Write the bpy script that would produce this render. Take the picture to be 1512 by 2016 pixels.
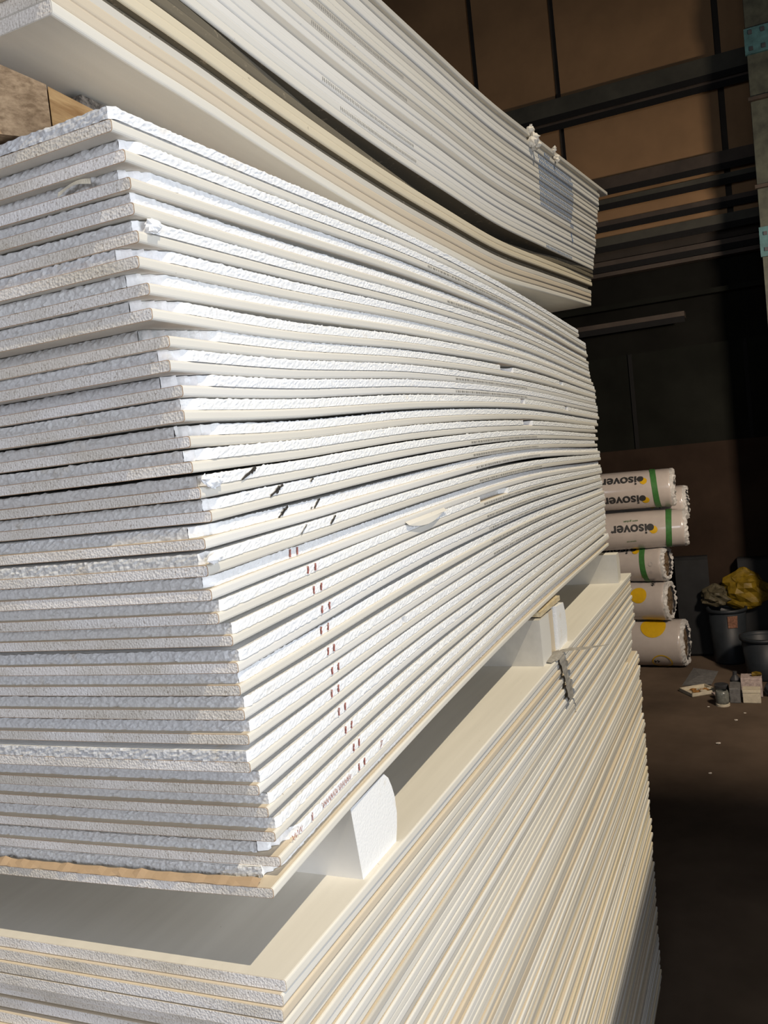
import bpy, bmesh, math, random
import numpy as np
from mathutils import Matrix, Vector

random.seed(7); rng = np.random.default_rng(7)
for o in list(bpy.data.objects): bpy.data.objects.remove(o)
sc = bpy.context.scene
H = 2.42                                   # eye height above the warehouse floor

# ------------------------------------------------------------------ camera
cd = bpy.data.cameras.new('camera'); cam = bpy.data.objects.new('camera', cd)
sc.collection.objects.link(cam); sc.camera = cam
cd.sensor_fit = 'VERTICAL'; cd.sensor_height = 36.0; cd.sensor_width = 27.0
cd.lens = 1664.0/2016*36.0; cd.clip_start = .05; cd.clip_end = 100
R = Matrix(((0.405674, 0.099917, -0.908540), (-0.907847, -0.071267, -0.413202), (-0.106035, 0.992440, 0.061798)))
mw = R.to_4x4(); mw.translation = Vector((0, 0, H)); cam.matrix_world = mw

# ------------------------------------------------------------------ light
sc.view_settings.view_transform = 'Standard'; sc.view_settings.look = 'None'
sc.view_settings.gamma = 1.0; sc.view_settings.exposure = 0.0
sc.view_settings.use_curve_mapping = False
w = bpy.data.worlds.new('world'); sc.world = w; w.use_nodes = True
bg = w.node_tree.nodes['Background']; bg.inputs[0].default_value = (.62, .66, .75, 1); bg.inputs[1].default_value = .05

def add_light(name, kind, loc, direction, energy, color, size=(1, 1), spread=180):
    l = bpy.data.lights.new(name, kind); l.energy = energy; l.color = color
    o = bpy.data.objects.new(name, l); sc.collection.objects.link(o)
    o.location = loc; o.rotation_euler = Vector(direction).to_track_quat('-Z', 'Y').to_euler()
    if kind == 'AREA':
        l.shape = 'RECTANGLE'; l.size, l.size_y = size; l.spread = math.radians(spread)
    if kind == 'SUN': l.angle = math.radians(.6)
    return o
SUN_D = (.18, .57, -1.0)
add_light('sun', 'SUN', (0, -4, 8), SUN_D, 2.5, (1.0, .875, .66))
# daylight coming in low through the open gate beside the photographer, and through the far gate behind
add_light('gate_daylight', 'AREA', (.28, -1.35, H+.0), (.10, 1, 0), 42, (.85, .91, 1.0), (1.1, 1.8))
add_light('rear_gate_daylight', 'AREA', (-7.0, 1.0, H+1.2), (1, 0, -.08), 265, (.90, .92, 1.0), (4, 3))
add_light('aisle_fill', 'AREA', (4.9, -1.6, H+.9), (1, .30, -.24), 112, (1.0, .82, .66), (.4, .4), 120)  # added warm fill to brighten the rolls and far floor, no real fixture

# ------------------------------------------------------------------ materials
MATS = {}
def nmat(name):
    m = bpy.data.materials.new(name); m.use_nodes = True; MATS[name] = m
    return m, m.node_tree, m.node_tree.nodes, m.node_tree.links, m.node_tree.nodes['Principled BSDF']
def coords(nt, scale=(1, 1, 1)):
    n = nt.nodes; L = nt.links
    tc = n.new('ShaderNodeTexCoord'); oi = n.new('ShaderNodeObjectInfo')
    mp = n.new('ShaderNodeMapping'); mp.inputs['Scale'].default_value = scale
    cx = n.new('ShaderNodeVectorMath'); cx.operation = 'SCALE'; cx.inputs[0].default_value = (13.1, 7.7, 3.3)
    L.new(oi.outputs['Random'], cx.inputs['Scale'])
    ad = n.new('ShaderNodeVectorMath'); ad.operation = 'ADD'
    L.new(tc.outputs['Object'], ad.inputs[0]); L.new(cx.outputs[0], ad.inputs[1])
    L.new(ad.outputs[0], mp.inputs['Vector'])
    return mp.outputs[0], oi.outputs['Random']
def noise(nt, vec, scale, detail=3, rough=.55):
    t = nt.nodes.new('ShaderNodeTexNoise'); t.inputs['Scale'].default_value = scale
    t.inputs['Detail'].default_value = detail; t.inputs['Roughness'].default_value = rough
    nt.links.new(vec, t.inputs['Vector']); return t.outputs['Fac']
def ramp(nt, fac, stops):
    r = nt.nodes.new('ShaderNodeValToRGB'); e = r.color_ramp.elements
    while len(e) < len(stops): e.new(.5)
    for i, (p, c) in enumerate(stops): e[i].position = p; e[i].color = (*c, 1)
    nt.links.new(fac, r.inputs[0]); return r.outputs[0]
def mixc(nt, fac, a, b, mode='MIX'):
    m = nt.nodes.new('ShaderNodeMix'); m.data_type = 'RGBA'; m.blend_type = mode
    for sock, v in ((m.inputs[0], fac), (m.inputs[6], a), (m.inputs[7], b)):
        if hasattr(v, 'links') or isinstance(v, bpy.types.NodeSocket): nt.links.new(v, sock)
        elif isinstance(v, (int, float)): sock.default_value = v
        else: sock.default_value = (*v, 1)
    return m.outputs[2]
def bump(nt, bsdf, h, strength, dist):
    b = nt.nodes.new('ShaderNodeBump'); b.inputs['Strength'].default_value = strength
    b.inputs['Distance'].default_value = dist; nt.links.new(h, b.inputs['Height'])
    nt.links.new(b.outputs[0], bsdf.inputs['Normal']); return b
def paper(name, a, b, spot=(.30, .25, .18), spots=.70):
    m, nt, n, L, B = nmat(name)
    v, rnd = coords(nt); vs, _ = coords(nt, (.35, 6, 6))
    base = mixc(nt, rnd, a, b)
    base = mixc(nt, ramp(nt, noise(nt, vs, 7, 3), [(.35, (0, 0, 0)), (.75, (.45, .45, .45))]), base, tuple(x*.86 for x in a))
    dirt = ramp(nt, noise(nt, v, 55, 4, .7), [(spots, (0, 0, 0)), (spots+.07, (1, 1, 1))])
    base = mixc(nt, dirt, base, spot)
    L.new(base, B.inputs['Base Color']); B.inputs['Roughness'].default_value = .72
    B.inputs['Specular IOR Level'].default_value = .25
    bump(nt, B, noise(nt, v, 380, 3), .10, .0008); return m
paper('paper_ivory', (.70, .665, .59), (.75, .72, .655))
paper('paper_white', (.76, .74, .70), (.70, .68, .63))
paper('paper_torn', (.42, .30, .19), (.46, .33, .21))
paper('paper_grey', (.54, .51, .455), (.61, .58, .52))
paper('paper_yellow', (.66, .58, .43), (.70, .62, .47), spots=.66)
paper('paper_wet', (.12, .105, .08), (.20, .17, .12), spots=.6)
paper('paper_brown', (.40, .27, .17), (.50, .36, .24), (.25, .16, .10))
paper('paper_tan', (.64, .55, .42), (.62, .54, .43))

m, nt, n, L, B = nmat('gypsum')
v, rnd = coords(nt); vz, _ = coords(nt, (1, 1, .10)); vb, _ = coords(nt, (1, 1, 2))
stain = ramp(nt, noise(nt, vb, 5, 3), [(.40, (0, 0, 0)), (.66, (1, 1, 1))])
base = mixc(nt, rnd, (.78, .76, .745), (.86, .82, .78))
base = mixc(nt, stain, base, (.62, .575, .50))
pit = ramp(nt, noise(nt, v, 420, 2, .6), [(.30, (.55, .5, .45)), (.42, (1, 1, 1))])
base = mixc(nt, 1.0, base, pit, 'MULTIPLY')
L.new(base, B.inputs['Base Color']); B.inputs['Roughness'].default_value = .95; B.inputs['Specular IOR Level'].default_value = .1
ma = nt.nodes.new('ShaderNodeMath'); ma.operation = 'ADD'
L.new(noise(nt, vz, 700, 3, .7), ma.inputs[0])
vo = nt.nodes.new('ShaderNodeTexVoronoi'); vo.inputs['Scale'].default_value = 330; L.new(v, vo.inputs['Vector'])
L.new(vo.outputs['Distance'], ma.inputs[1]); bump(nt, B, ma.outputs[0], .8, .0013)

m, nt, n, L, B = nmat('foam')
v, rnd = coords(nt)
vo = nt.nodes.new('ShaderNodeTexVoronoi'); vo.inputs['Scale'].default_value = 245; L.new(v, vo.inputs['Vector'])
inv = nt.nodes.new('ShaderNodeMath'); inv.operation = 'MULTIPLY_ADD'; inv.inputs[1].default_value = -1; inv.inputs[2].default_value = 1
L.new(vo.outputs['Distance'], inv.inputs[0])
sm = nt.nodes.new('ShaderNodeMath'); sm.operation = 'ADD'; L.new(inv.outputs[0], sm.inputs[0])
n2 = nt.nodes.new('ShaderNodeMath'); n2.operation = 'MULTIPLY'; n2.inputs[1].default_value = .6
L.new(noise(nt, v, 160, 3, .6), n2.inputs[0]); L.new(n2.outputs[0], sm.inputs[1])
base = mixc(nt, rnd, (.83, .84, .86), (.86, .86, .85))
dirt = ramp(nt, noise(nt, v, 16, 4, .7), [(.62, (0, 0, 0)), (.78, (.7, .7, .7))])
base = mixc(nt, dirt, base, (.74, .66, .54))
L.new(base, B.inputs['Base Color']); B.inputs['Roughness'].default_value = .8; B.inputs['Specular IOR Level'].default_value = .3
bump(nt, B, sm.outputs[0], .42, .0010)

def plain(name, col, rough=.7, metal=0, var=.25, sc_=30, bmp=.1, spec=.3):
    m, nt, n, L, B = nmat(name); v, rnd = coords(nt)
    f = ramp(nt, noise(nt, v, sc_, 4, .6), [(.3, tuple(c*(1-var) for c in col)), (.7, tuple(min(1, c*(1+var)) for c in col))])
    L.new(f, B.inputs['Base Color']); B.inputs['Roughness'].default_value = rough; B.inputs['Metallic'].default_value = metal
    B.inputs['Specular IOR Level'].default_value = spec
    if bmp: bump(nt, B, noise(nt, v, sc_*6, 3), bmp, .002)
    return m
def grain(name, a, b, scale, rough=.8):
    m, nt, n, L, B = nmat(name); v, rnd = coords(nt, scale)
    f = noise(nt, v, 12, 5, .65)
    L.new(ramp(nt, f, [(.35, a), (.65, b)]), B.inputs['Base Color']); B.inputs['Roughness'].default_value = rough
    bump(nt, B, f, .7, .002); return m
grain('timber', (.30, .16, .06), (.52, .33, .15), (1.2, 6, 12))
grain('chipboard', (.20, .125, .065), (.42, .29, .17), (7, 9, 14))
grain('lath', (.55, .43, .25), (.72, .62, .42), (2, 8, 10))
plain('speckled', (.16, .14, .12), .9, var=.9, sc_=160, bmp=.8)
plain('wall_panel', (.17, .10, .047), .8, var=.18, sc_=1.5)
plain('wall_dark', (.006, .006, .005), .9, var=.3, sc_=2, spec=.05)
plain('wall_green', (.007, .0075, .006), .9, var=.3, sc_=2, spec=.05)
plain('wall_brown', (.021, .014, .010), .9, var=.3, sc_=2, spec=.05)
plain('rail_green', (.030, .029, .021), .7, var=.3, sc_=4)
plain('rail_brown', (.034, .025, .018), .7, var=.3, sc_=4)
plain('joint', (.022, .018, .014), .9, var=.2, sc_=4)
plain('slot', (.004, .004, .004), .95, bmp=0)
plain('column_green', (.042, .045, .031), .6, var=.45, sc_=9)
plain('teal', (.04, .10, .105), .55, var=.35, sc_=14)
plain('floor', (.12, .088, .062), .9, var=.35, sc_=1.2, bmp=.3, spec=.15)
plain('wall_side', (.10, .09, .08), .9, var=.1, sc_=2)
plain('film', (.45, .41, .375), .22, var=.05, sc_=9, bmp=.12, spec=.5)
MATS['film'].node_tree.nodes['Principled BSDF'].inputs['Coat Weight'].default_value = .7
MATS['film'].node_tree.nodes['Principled BSDF'].inputs['Coat Roughness'].default_value = .10
plain('film_clear', (.50, .50, .48), .35, var=.2, sc_=60, bmp=.9, spec=.6)
plain('mineral_wool', (.12, .085, .05), .95, var=.6, sc_=60, bmp=.8)
plain('ink_black', (.03, .03, .03), .6, bmp=0, var=.1)
plain('ink_green', (.045, .15, .04), .4, bmp=0, var=.15)
plain('ink_yellow', (.55, .34, .01), .4, bmp=0, var=.06)
plain('ink_grey', (.38, .37, .35), .7, bmp=0, var=.1)
plain('ink_red', (.36, .13, .11), .8, bmp=0, var=.3, sc_=500)
plain('ink_marker', (.05, .045, .04), .8, bmp=0, var=.5, sc_=500)
plain('ink_blue', (.11, .20, .40), .8, bmp=0, var=.25, sc_=500)
plain('grey_tape', (.30, .28, .25), .7, var=.25, sc_=90)
plain('bucket_grey', (.016, .020, .024), .5, var=.2, sc_=8)
plain('label_red', (.16, .08, .05), .6, var=.5, sc_=60)
plain('yellow_bag', (.13, .085, .005), .5, var=.4, sc_=18, bmp=.6)
plain('dull_bag', (.06, .052, .03), .6, var=.4, sc_=18, bmp=.6)
plain('black_sheet', (.008, .009, .010), .7, var=.3, sc_=8)
plain('card_white', (.55, .50, .38), .8, var=.12, sc_=30)
plain('card_pink', (.40, .33, .30), .8, var=.3, sc_=50)
plain('card_grey', (.14, .14, .135), .8, var=.3, sc_=30)
plain('brown_goo', (.30, .15, .04), .8, var=.5, sc_=80)
plain('tin_dark', (.04, .042, .045), .4, var=.3, sc_=20)
plain('jar_glass', (.16, .17, .15), .15, var=.3, sc_=40, spec=.6)
# foam ends greyed in the base colour, standing in for shade under the board overhang
b2 = MATS['foam'].copy(); b2.name = 'foam_end_shade'; MATS['foam_end_shade'] = b2
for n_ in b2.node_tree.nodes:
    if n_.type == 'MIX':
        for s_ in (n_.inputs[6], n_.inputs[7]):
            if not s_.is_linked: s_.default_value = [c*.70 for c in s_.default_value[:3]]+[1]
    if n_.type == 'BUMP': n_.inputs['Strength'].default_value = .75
plain('crumb', (.72, .66, .56), .9, var=.15, sc_=90, bmp=.5)
plain('curl', (.72, .66, .53), .8, var=.1, sc_=60)
M = MATS

# ------------------------------------------------------------------ helpers
def tag(o, label=None, cat=None, group=None, kind=None):
    if label: o['label'] = label
    if cat: o['category'] = cat
    if group: o['group'] = group
    if kind: o['kind'] = kind
    return o
def empty(name, loc, label, cat, group=None):
    o = bpy.data.objects.new(name, None); sc.collection.objects.link(o); o.location = loc
    o.empty_display_size = .05
    return tag(o, label, cat, group)
def link(name, verts, faces, mats, parent=None, fm=None, smooth=False, origin=None):
    """verts are in world coordinates; the object's origin sits at `origin` (or at its parent's)."""
    v = np.asarray(verts, dtype=float).reshape(-1, 3)
    if parent is not None:
        org = np.array(world_of(parent))
        if origin is None: origin = org
    if origin is None: origin = (v[:, 0].mean(), v[:, 1].mean(), v[:, 2].min())
    origin = np.array(origin, dtype=float)
    me = bpy.data.meshes.new(name)
    me.from_pydata((v-origin).tolist(), [], faces)
    if not isinstance(mats, (list, tuple)): mats = [mats]
    for m_ in mats: me.materials.append(m_)
    if fm is not None: me.polygons.foreach_set('material_index', np.array(fm, dtype=np.int32))
    if smooth: me.polygons.foreach_set('use_smooth', np.ones(len(me.polygons), dtype=bool))
    me.update()
    o = bpy.data.objects.new(name, me); sc.collection.objects.link(o)
    if parent is not None:
        o.parent = parent; o.location = origin-np.array(world_of(parent))
    else: o.location = origin
    return o
def world_of(o):
    p = Vector((0, 0, 0))
    while o is not None: p = p+Vector(o.location); o = o.parent
    return p
class MB:
    def __init__(s): s.v = []; s.f = []; s.m = []
    def add(s, v, f, mi=0):
        b = len(s.v); s.v += [tuple(p) for p in v]; s.f += [tuple(i+b for i in q) for q in f]; s.m += [mi]*len(f); return s
    def box(s, x0, x1, y0, y1, z0, z1, mi=0, bev=0):
        if bev:
            return s.prism([(x0+bev, z0), (x1-bev, z0), (x1, z0+bev), (x1, z1-bev), (x1-bev, z1), (x0+bev, z1), (x0, z1-bev), (x0, z0+bev)], y0, y1, mi)
        v = [(x, y, z) for x in (x0, x1) for y in (y0, y1) for z in (z0, z1)]
        return s.add(v, [(0, 1, 3, 2), (4, 6, 7, 5), (0, 4, 5, 1), (2, 3, 7, 6), (0, 2, 6, 4), (1, 5, 7, 3)], mi)
    def prism(s, poly, y0, y1, mi=0):                 # polygon in x,z run along y
        k = len(poly)
        v = [(x, y0, z) for x, z in poly]+[(x, y1, z) for x, z in poly]
        f = [tuple(range(k)), tuple(range(2*k-1, k-1, -1))]+[(i, i+k, (i+1) % k+k, (i+1) % k) for i in range(k)]
        return s.add(v, f, mi)
    def lathe(s, prof, c=(0, 0, 0), seg=32, mi=0):    # profile of (r, z) about z
        v = []; f = []; k = len(prof)
        for i in range(seg):
            a = 2*math.pi*i/seg
            v += [(c[0]+r*math.cos(a), c[1]+r*math.sin(a), c[2]+z) for r, z in prof]
        for i in range(seg):
            j = (i+1) % seg
            f += [(i*k+q, j*k+q, j*k+q+1, i*k+q+1) for q in range(k-1)]
        return s.add(v, f, mi)
    def blob(s, c, r, seg=8, jit=.3, mi=0):
        v = []; f = []; n_ = seg//2
        for i in range(n_+1):
            t = math.pi*i/n_
            for j in range(seg):
                a = 2*math.pi*j/seg; k = 1+random.uniform(-jit, jit)
                v.append((c[0]+r[0]*math.sin(t)*math.cos(a)*k, c[1]+r[1]*math.sin(t)*math.sin(a)*k, c[2]+r[2]*math.cos(t)*k))
        for i in range(n_):
            f += [(i*seg+j, i*seg+(j+1) % seg, (i+1)*seg+(j+1) % seg, (i+1)*seg+j) for j in range(seg)]
        return s.add(v, f, mi)
    def rot(s, deg, c):
        a = math.radians(deg); ca, sa = math.cos(a), math.sin(a)
        s.v = [(c[0]+(x-c[0])*ca-(y-c[1])*sa, c[1]+(x-c[0])*sa+(y-c[1])*ca, z) for x, y, z in s.v]; return s
    def build(s, name, mats, parent=None, smooth=False, origin=None):
        return link(name, s.v, s.f, mats, parent, s.m, smooth, origin)

ONES = ['', 'first', 'second', 'third', 'fourth', 'fifth', 'sixth', 'seventh', 'eighth', 'ninth', 'tenth', 'eleventh', 'twelfth',
        'thirteenth', 'fourteenth', 'fifteenth', 'sixteenth', 'seventeenth', 'eighteenth', 'nineteenth']
TENS = {2: 'twent', 3: 'thirt', 4: 'fort', 5: 'fift', 6: 'sixt', 7: 'sevent', 8: 'eight', 9: 'ninet'}
def ordinal(n):
    if n >= 100: return 'hundredth' if n == 100 else 'hundred-and-'+ordinal(n-100)
    if n < 20: return ONES[n]
    t, u = divmod(n, 10)
    return TENS[t]+'ieth' if u == 0 else TENS[t]+'y-'+ONES[u]

def hermite(xs, zs):
    xs = np.array(xs, float); zs = np.array(zs, float)
    d = np.diff(zs)/np.diff(xs); mth = np.empty_like(zs)
    mth[0] = d[0]; mth[-1] = d[-1]
    mth[1:-1] = (d[:-1]*np.diff(xs)[1:]+d[1:]*np.diff(xs)[:-1])/(xs[2:]-xs[:-2])
    def f(x):
        x = np.asarray(x, float); i = np.clip(np.searchsorted(xs, x)-1, 0, len(xs)-2)
        h = xs[i+1]-xs[i]; t = (x-xs[i])/h
        inside = ((2*t**3-3*t**2+1)*zs[i]+(t**3-2*t**2+t)*h*mth[i]+(-2*t**3+3*t**2)*zs[i+1]+(t**3-t**2)*h*mth[i+1])
        return np.where(t < 0, zs[0]+mth[0]*(x-xs[0]), np.where(t > 1, zs[-1]+mth[-1]*(x-xs[-1]), inside))
    return f

W = 1.2
def profile(t, inset, r=.0032, nv=10):
    """cross-section of a paper-wrapped board, both long edges rounded: (v, w) loop; starts along the top."""
    h = t/2-inset; a = inset; pts = []
    vs = [r+a+(W-2*r-2*a)*k/nv for k in range(nv+1)]
    pts += [(v_, h) for v_ in vs]                                             # top, outwards
    rr = max(r-inset*.5, .001)
    pts += [(W-a-r+rr*math.sin(q), (h-rr)+rr*math.cos(q)) for q in (math.pi/6, math.pi/3, math.pi/2)]
    pts += [(W-a-r+rr*math.sin(q), -(h-rr)+rr*math.cos(q)) for q in (math.pi/2, 2*math.pi/3, 5*math.pi/6)]
    pts += [(v_, -h) for v_ in vs[::-1]]
    pts += [(a+r-rr*math.sin(q), -(h-rr)-rr*math.cos(q)) for q in (math.pi/6, math.pi/3, math.pi/2)]
    pts += [(a+r-rr*math.sin(q), (h-rr)+rr*math.cos(q)) for q in (math.pi/2, math.pi/3, math.pi/6)]
    return pts, nv+1
def sweep(xs, prof, yf, zf, shear):
    xs = np.asarray(xs); P = np.array(prof)
    X = xs[:, None]+shear*P[None, :, 0]*np.ones((len(xs), 1)); Y = yf(xs)[:, None]+P[None, :, 0]
    Z = zf(xs[:, None]*np.ones((1, len(P))), P[None, :, 0]*np.ones((len(xs), 1)))+P[None, :, 1]+H
    return np.stack([X, Y, Z], -1)
def board(parent, xs, yf, zf, t, wrap, back, shear=0, rim=None, nv=10, name_core='gypsum_core', name_paper='paper_facing', under=None):
    """a sheet of plasterboard as two parts: the grey gypsum core and the paper folded round it."""
    outer, ntop = profile(t, 0, nv=nv); inner, _ = profile(t, .0007, nv=nv)
    xo = np.array(xs, float); xi = xo.copy(); xi[0] -= .0004; xi[-1] += .0004
    A = sweep(xo, outer, yf, zf, shear); Bm = sweep(xo, inner, yf, zf, shear)
    k = len(outer); ns = len(xo); vo_ = A.reshape(-1, 3); faces = []; fm = []
    for i in range(ns-1):
        for j in range(k):
            j2 = (j+1) % k
            faces.append((i*k+j, i*k+j2, (i+1)*k+j2, (i+1)*k+j)); fm.append(1 if j < ntop-1 else (3 if ntop+6 <= j < ntop+6+nv else 0))
    base = ns*k; ends = np.concatenate([Bm[0], Bm[-1]])
    for e, row in ((0, 0), (1, ns-1)):
        for j in range(k):
            j2 = (j+1) % k
            q = (row*k+j, base+e*k+j, base+e*k+j2, row*k+j2)
            faces.append(q if e == 0 else q[::-1]); fm.append(2)
    p = link(name_paper, np.concatenate([vo_, ends]), faces, [M[wrap], M[back], M[rim or 'paper_brown'], M[under or wrap]], parent, fm)
    # core: near end cut rough, a fine grid across the visible end
    C = sweep(xi, inner, yf, zf, shear); vc = list(map(tuple, C.reshape(-1, 3))); faces = []
    for i in range(ns-1):
        for j in range(k):
            j2 = (j+1) % k; faces.append((i*k+j, i*k+j2, (i+1)*k+j2, (i+1)*k+j))
    faces.append(tuple(range(k))[::-1]); faces.append(tuple(range((ns-1)*k, ns*k)))
    c = link(name_core, vc, faces, [M['gypsum']], parent)
    return p, c

# ------------------------------------------------------------------ the setting
def struct(name, mb, mats): return tag(mb.build(name, mats), kind='structure')
XB = 9.5
struct('floor', MB().box(-8, 12, -6, 8, -.1, 0), M['floor'])
struct('ceiling_sun_block', MB().box(-3, 12, -3, 8, 9.9, 10.0), M['wall_side'])  # unseen slab added to keep the sun off the back wall
wb = MB()
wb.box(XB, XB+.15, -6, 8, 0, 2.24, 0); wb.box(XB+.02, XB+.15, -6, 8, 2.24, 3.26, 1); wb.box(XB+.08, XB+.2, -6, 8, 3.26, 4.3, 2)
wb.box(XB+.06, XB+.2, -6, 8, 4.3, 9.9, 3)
ye = [-4.5, -3.1, -1.5, .135, 1.745, 2.64, 4.2, 5.8, 7.4]
for a, b in zip(ye[:-1], ye[1:]): wb.box(XB, XB+.05, a+.03, b-.03, 4.42, 9.9, 4)
for y in (.10, 1.24, 2.5): wb.box(XB, XB+.019, y-.02, y+.02, 2.24, 3.26, 5)
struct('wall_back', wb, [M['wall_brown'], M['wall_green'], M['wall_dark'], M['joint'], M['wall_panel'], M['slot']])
# unseen side wall, its high opening shaped to let sun onto the stacks alone
ws = MB()
YW = -2.35
ws.box(-1.6, 3.3, YW-.2, YW, H+3.30, H+3.32); ws.box(3.3, XB, YW-.2, YW, 0, 9.9); ws.box(-8, -3.0, YW-.2, YW, 0, 9.9)
ws.box(-3.0, 3.3, YW-.2, YW, 9.3, 9.9); ws.box(1.6, 3.3, YW-.2, YW, 0, H+3.32); ws.box(-3.0, -1.6, YW-.2, YW, 0, H+3.32)
ws.box(-1.6, 1.6, YW-.2, YW, H+2.0, H+3.30)
struct('wall_right_sun_mask', ws, M['wall_side'])
def rail(k, z0, z1, mat, ya=-6, yb=8, d=.14, slot=True):
    r = MB().box(XB-d, XB, ya, yb, z0, z1, 0)
    if slot: r.box(XB-d-.002, XB-d+.01, ya, yb, z0-.05, z0+.012, 1)
    return tag(r.build('trim_%d' % k, [M[mat], M['slot']]), kind='structure')
rail(1, 5.86, 6.04, 'rail_green'); rail(2, 5.78, 5.84, 'rail_brown', d=.10)
rail(3, 4.98, 5.11, 'rail_brown'); rail(4, 4.84, 4.90, 'rail_green', d=.10)
rail(5, 4.62, 4.68, 'rail_brown', d=.08); rail(6, 4.40, 4.50, 'rail_green'); rail(7, 4.20, 4.26, 'rail_brown', d=.10)
rail(8, 4.10, 4.14, 'rail_brown', d=.12, slot=False)
rail(9, 3.545, 3.605, 'rail_brown', ya=.64, d=.18); rail(10, 3.75, 3.80, 'wall_green', d=.1, slot=False)

t = empty('steel_column', (8.62, -.3, 0), 'green painted steel column standing at the right edge by the back wall', 'column')
MB().box(8.5, 8.53, -.50, -.115, 0, 8.0).box(8.53, 8.72, -.32, -.29, 0, 8.0).box(8.72, 8.75, -.50, -.115, 0, 8.0).build('column_shaft', M['column_green'], t)
for z0, z1, nm in ((5.62, 5.84, 'teal'), (3.86, 4.12, 'teal')):
    p_ = MB().box(8.47, 8.5, -.51, -.10, z0, z1).build('splice_plate', M[nm], t, origin=(8.47, -.3, z0))
    for y in (-.15, -.25, -.38):
        for z in ((z0+z1)/2+.07, (z0+z1)/2-.07):
            MB().box(8.455, 8.47, y-.016, y+.016, z-.016, z+.016).build('bolt', M['tin_dark'], p_, origin=(8.455, y, z))
for z in (5.22, 4.46): MB().box(8.455, 8.5, -.52, -.095, z, z+.03).build('collar', M['rail_brown'], t, origin=(8.47, -.3, z))

# ------------------------------------------------------------------ middle stack: foam-backed boards
MX = [
  [0.6653,0.6789,0.6844,0.6826,0.686,0.6819,0.6929,0.6912,0.7156,0.7124,0.7279,0.7235,0.7312,0.7285,0.7362,0.7532,0.7343,0.7321,0.7359,0.7426,0.7621,0.7673,0.7675,0.7705,0.7712,0.7676,0.7801,0.794,0.8015,0.8059,0.7834],
  [0.9279,0.922,0.9171,0.9106,0.9058,0.8999,0.8953,0.8888,0.8837,0.8781,0.8725,0.8668,0.8606,0.8551,0.8491,0.8432,0.8369,0.8307,0.8249,0.8188,0.813,0.8065,0.7999,0.7933,0.7868,0.7804,0.7741,0.9562,0.9562,0.9562,0.9562],
  [1.4252,1.4177,1.4101,1.4015,1.395,1.3878,1.3811,1.3732,1.3658,1.3586,1.3512,1.3435,1.3354,1.3282,1.3205,1.3126,1.2813,1.2738,1.2657,1.2589,1.2512,1.2435,1.2348,1.2258,1.2182,1.2106,1.2025,1.1933,1.1841,1.175,1.1677],
  [2.167,2.1572,2.1475,2.1377,2.1279,2.1182,2.1084,2.0987,2.0875,2.0763,2.0673,2.0583,2.0475,2.0368,2.0271,2.0169,2.0074,1.9954,1.9854,1.9753,1.9643,1.9534,1.9423,1.9312,1.9202,1.9091,1.8981,1.8871,1.876,1.865,1.854],
  [3.1875,3.3078,3.3499,3.3456,3.3456,3.3686,3.4137,3.4471,3.4589,3.4561,3.4666,3.4749,3.4464,3.4094,3.4038,3.3896,3.4353,3.4348,3.4177,3.4298,3.4012,3.4122,3.4468,3.4585,3.4423,3.4274,3.4274,3.4126,3.4115,3.472,3.4301]]
MZ = [
  [0.3452,0.3204,0.2956,0.2703,0.244,0.2186,0.1938,0.1685,0.1436,0.1185,0.0932,0.0668,0.0399,0.0129,-0.0152,-0.0417,-0.0694,-0.0981,-0.1249,-0.1518,-0.1808,-0.2129,-0.2384,-0.2675,-0.2959,-0.3266,-0.358,-0.3902,-0.4226,-0.4546,-0.4794],
  [0.3572,0.3307,0.3059,0.2768,0.252,0.2252,0.2004,0.1712,0.1464,0.1211,0.0953,0.0693,0.0412,0.016,-0.0112,-0.0379,-0.0665,-0.0944,-0.1211,-0.1483,-0.1749,-0.2042,-0.2337,-0.2633,-0.2927,-0.3214,-0.3501,-0.379,-0.411,-0.4427,-0.4675],
  [0.3803,0.354,0.327,0.2966,0.2718,0.2462,0.2214,0.1936,0.1672,0.1416,0.1154,0.0882,0.0598,0.0342,0.007,-0.021,-0.0519,-0.0787,-0.1076,-0.1324,-0.1597,-0.1872,-0.2184,-0.2504,-0.2776,-0.3046,-0.3336,-0.3664,-0.3989,-0.4315,-0.4574],
  [0.389,0.3634,0.3378,0.3122,0.2866,0.2611,0.2355,0.21,0.1805,0.151,0.1262,0.1014,0.0731,0.0448,0.0191,-0.008,-0.0332,-0.0648,-0.0913,-0.1177,-0.1468,-0.1757,-0.2049,-0.2341,-0.2633,-0.2924,-0.3216,-0.3507,-0.3798,-0.4089,-0.4379],
  [0.3773,0.3411,0.3138,0.2851,0.2603,0.2355,0.2087,0.1809,0.1561,0.1292,0.1033,0.0739,0.0468,0.022,-0.0086,-0.0335,-0.0636,-0.0884,-0.117,-0.1418,-0.1683,-0.1939,-0.2237,-0.2491,-0.276,-0.3011,-0.3259,-0.3508,-0.3756,-0.4095,-0.4343]]
TG, TE = .0123, .0120
SH = -.033                                   # the near ends run square to the long sides
def mid_y(x): return .545*(1+.08*(np.asarray(x)-.75)/2.45)
SL = np.interp(range(1, 32), [1, 2, 3, 12, 16, 20, 24, 28, 31], [.030, .022, .016, .013, .012, .011, .014, .023, .036])
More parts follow.
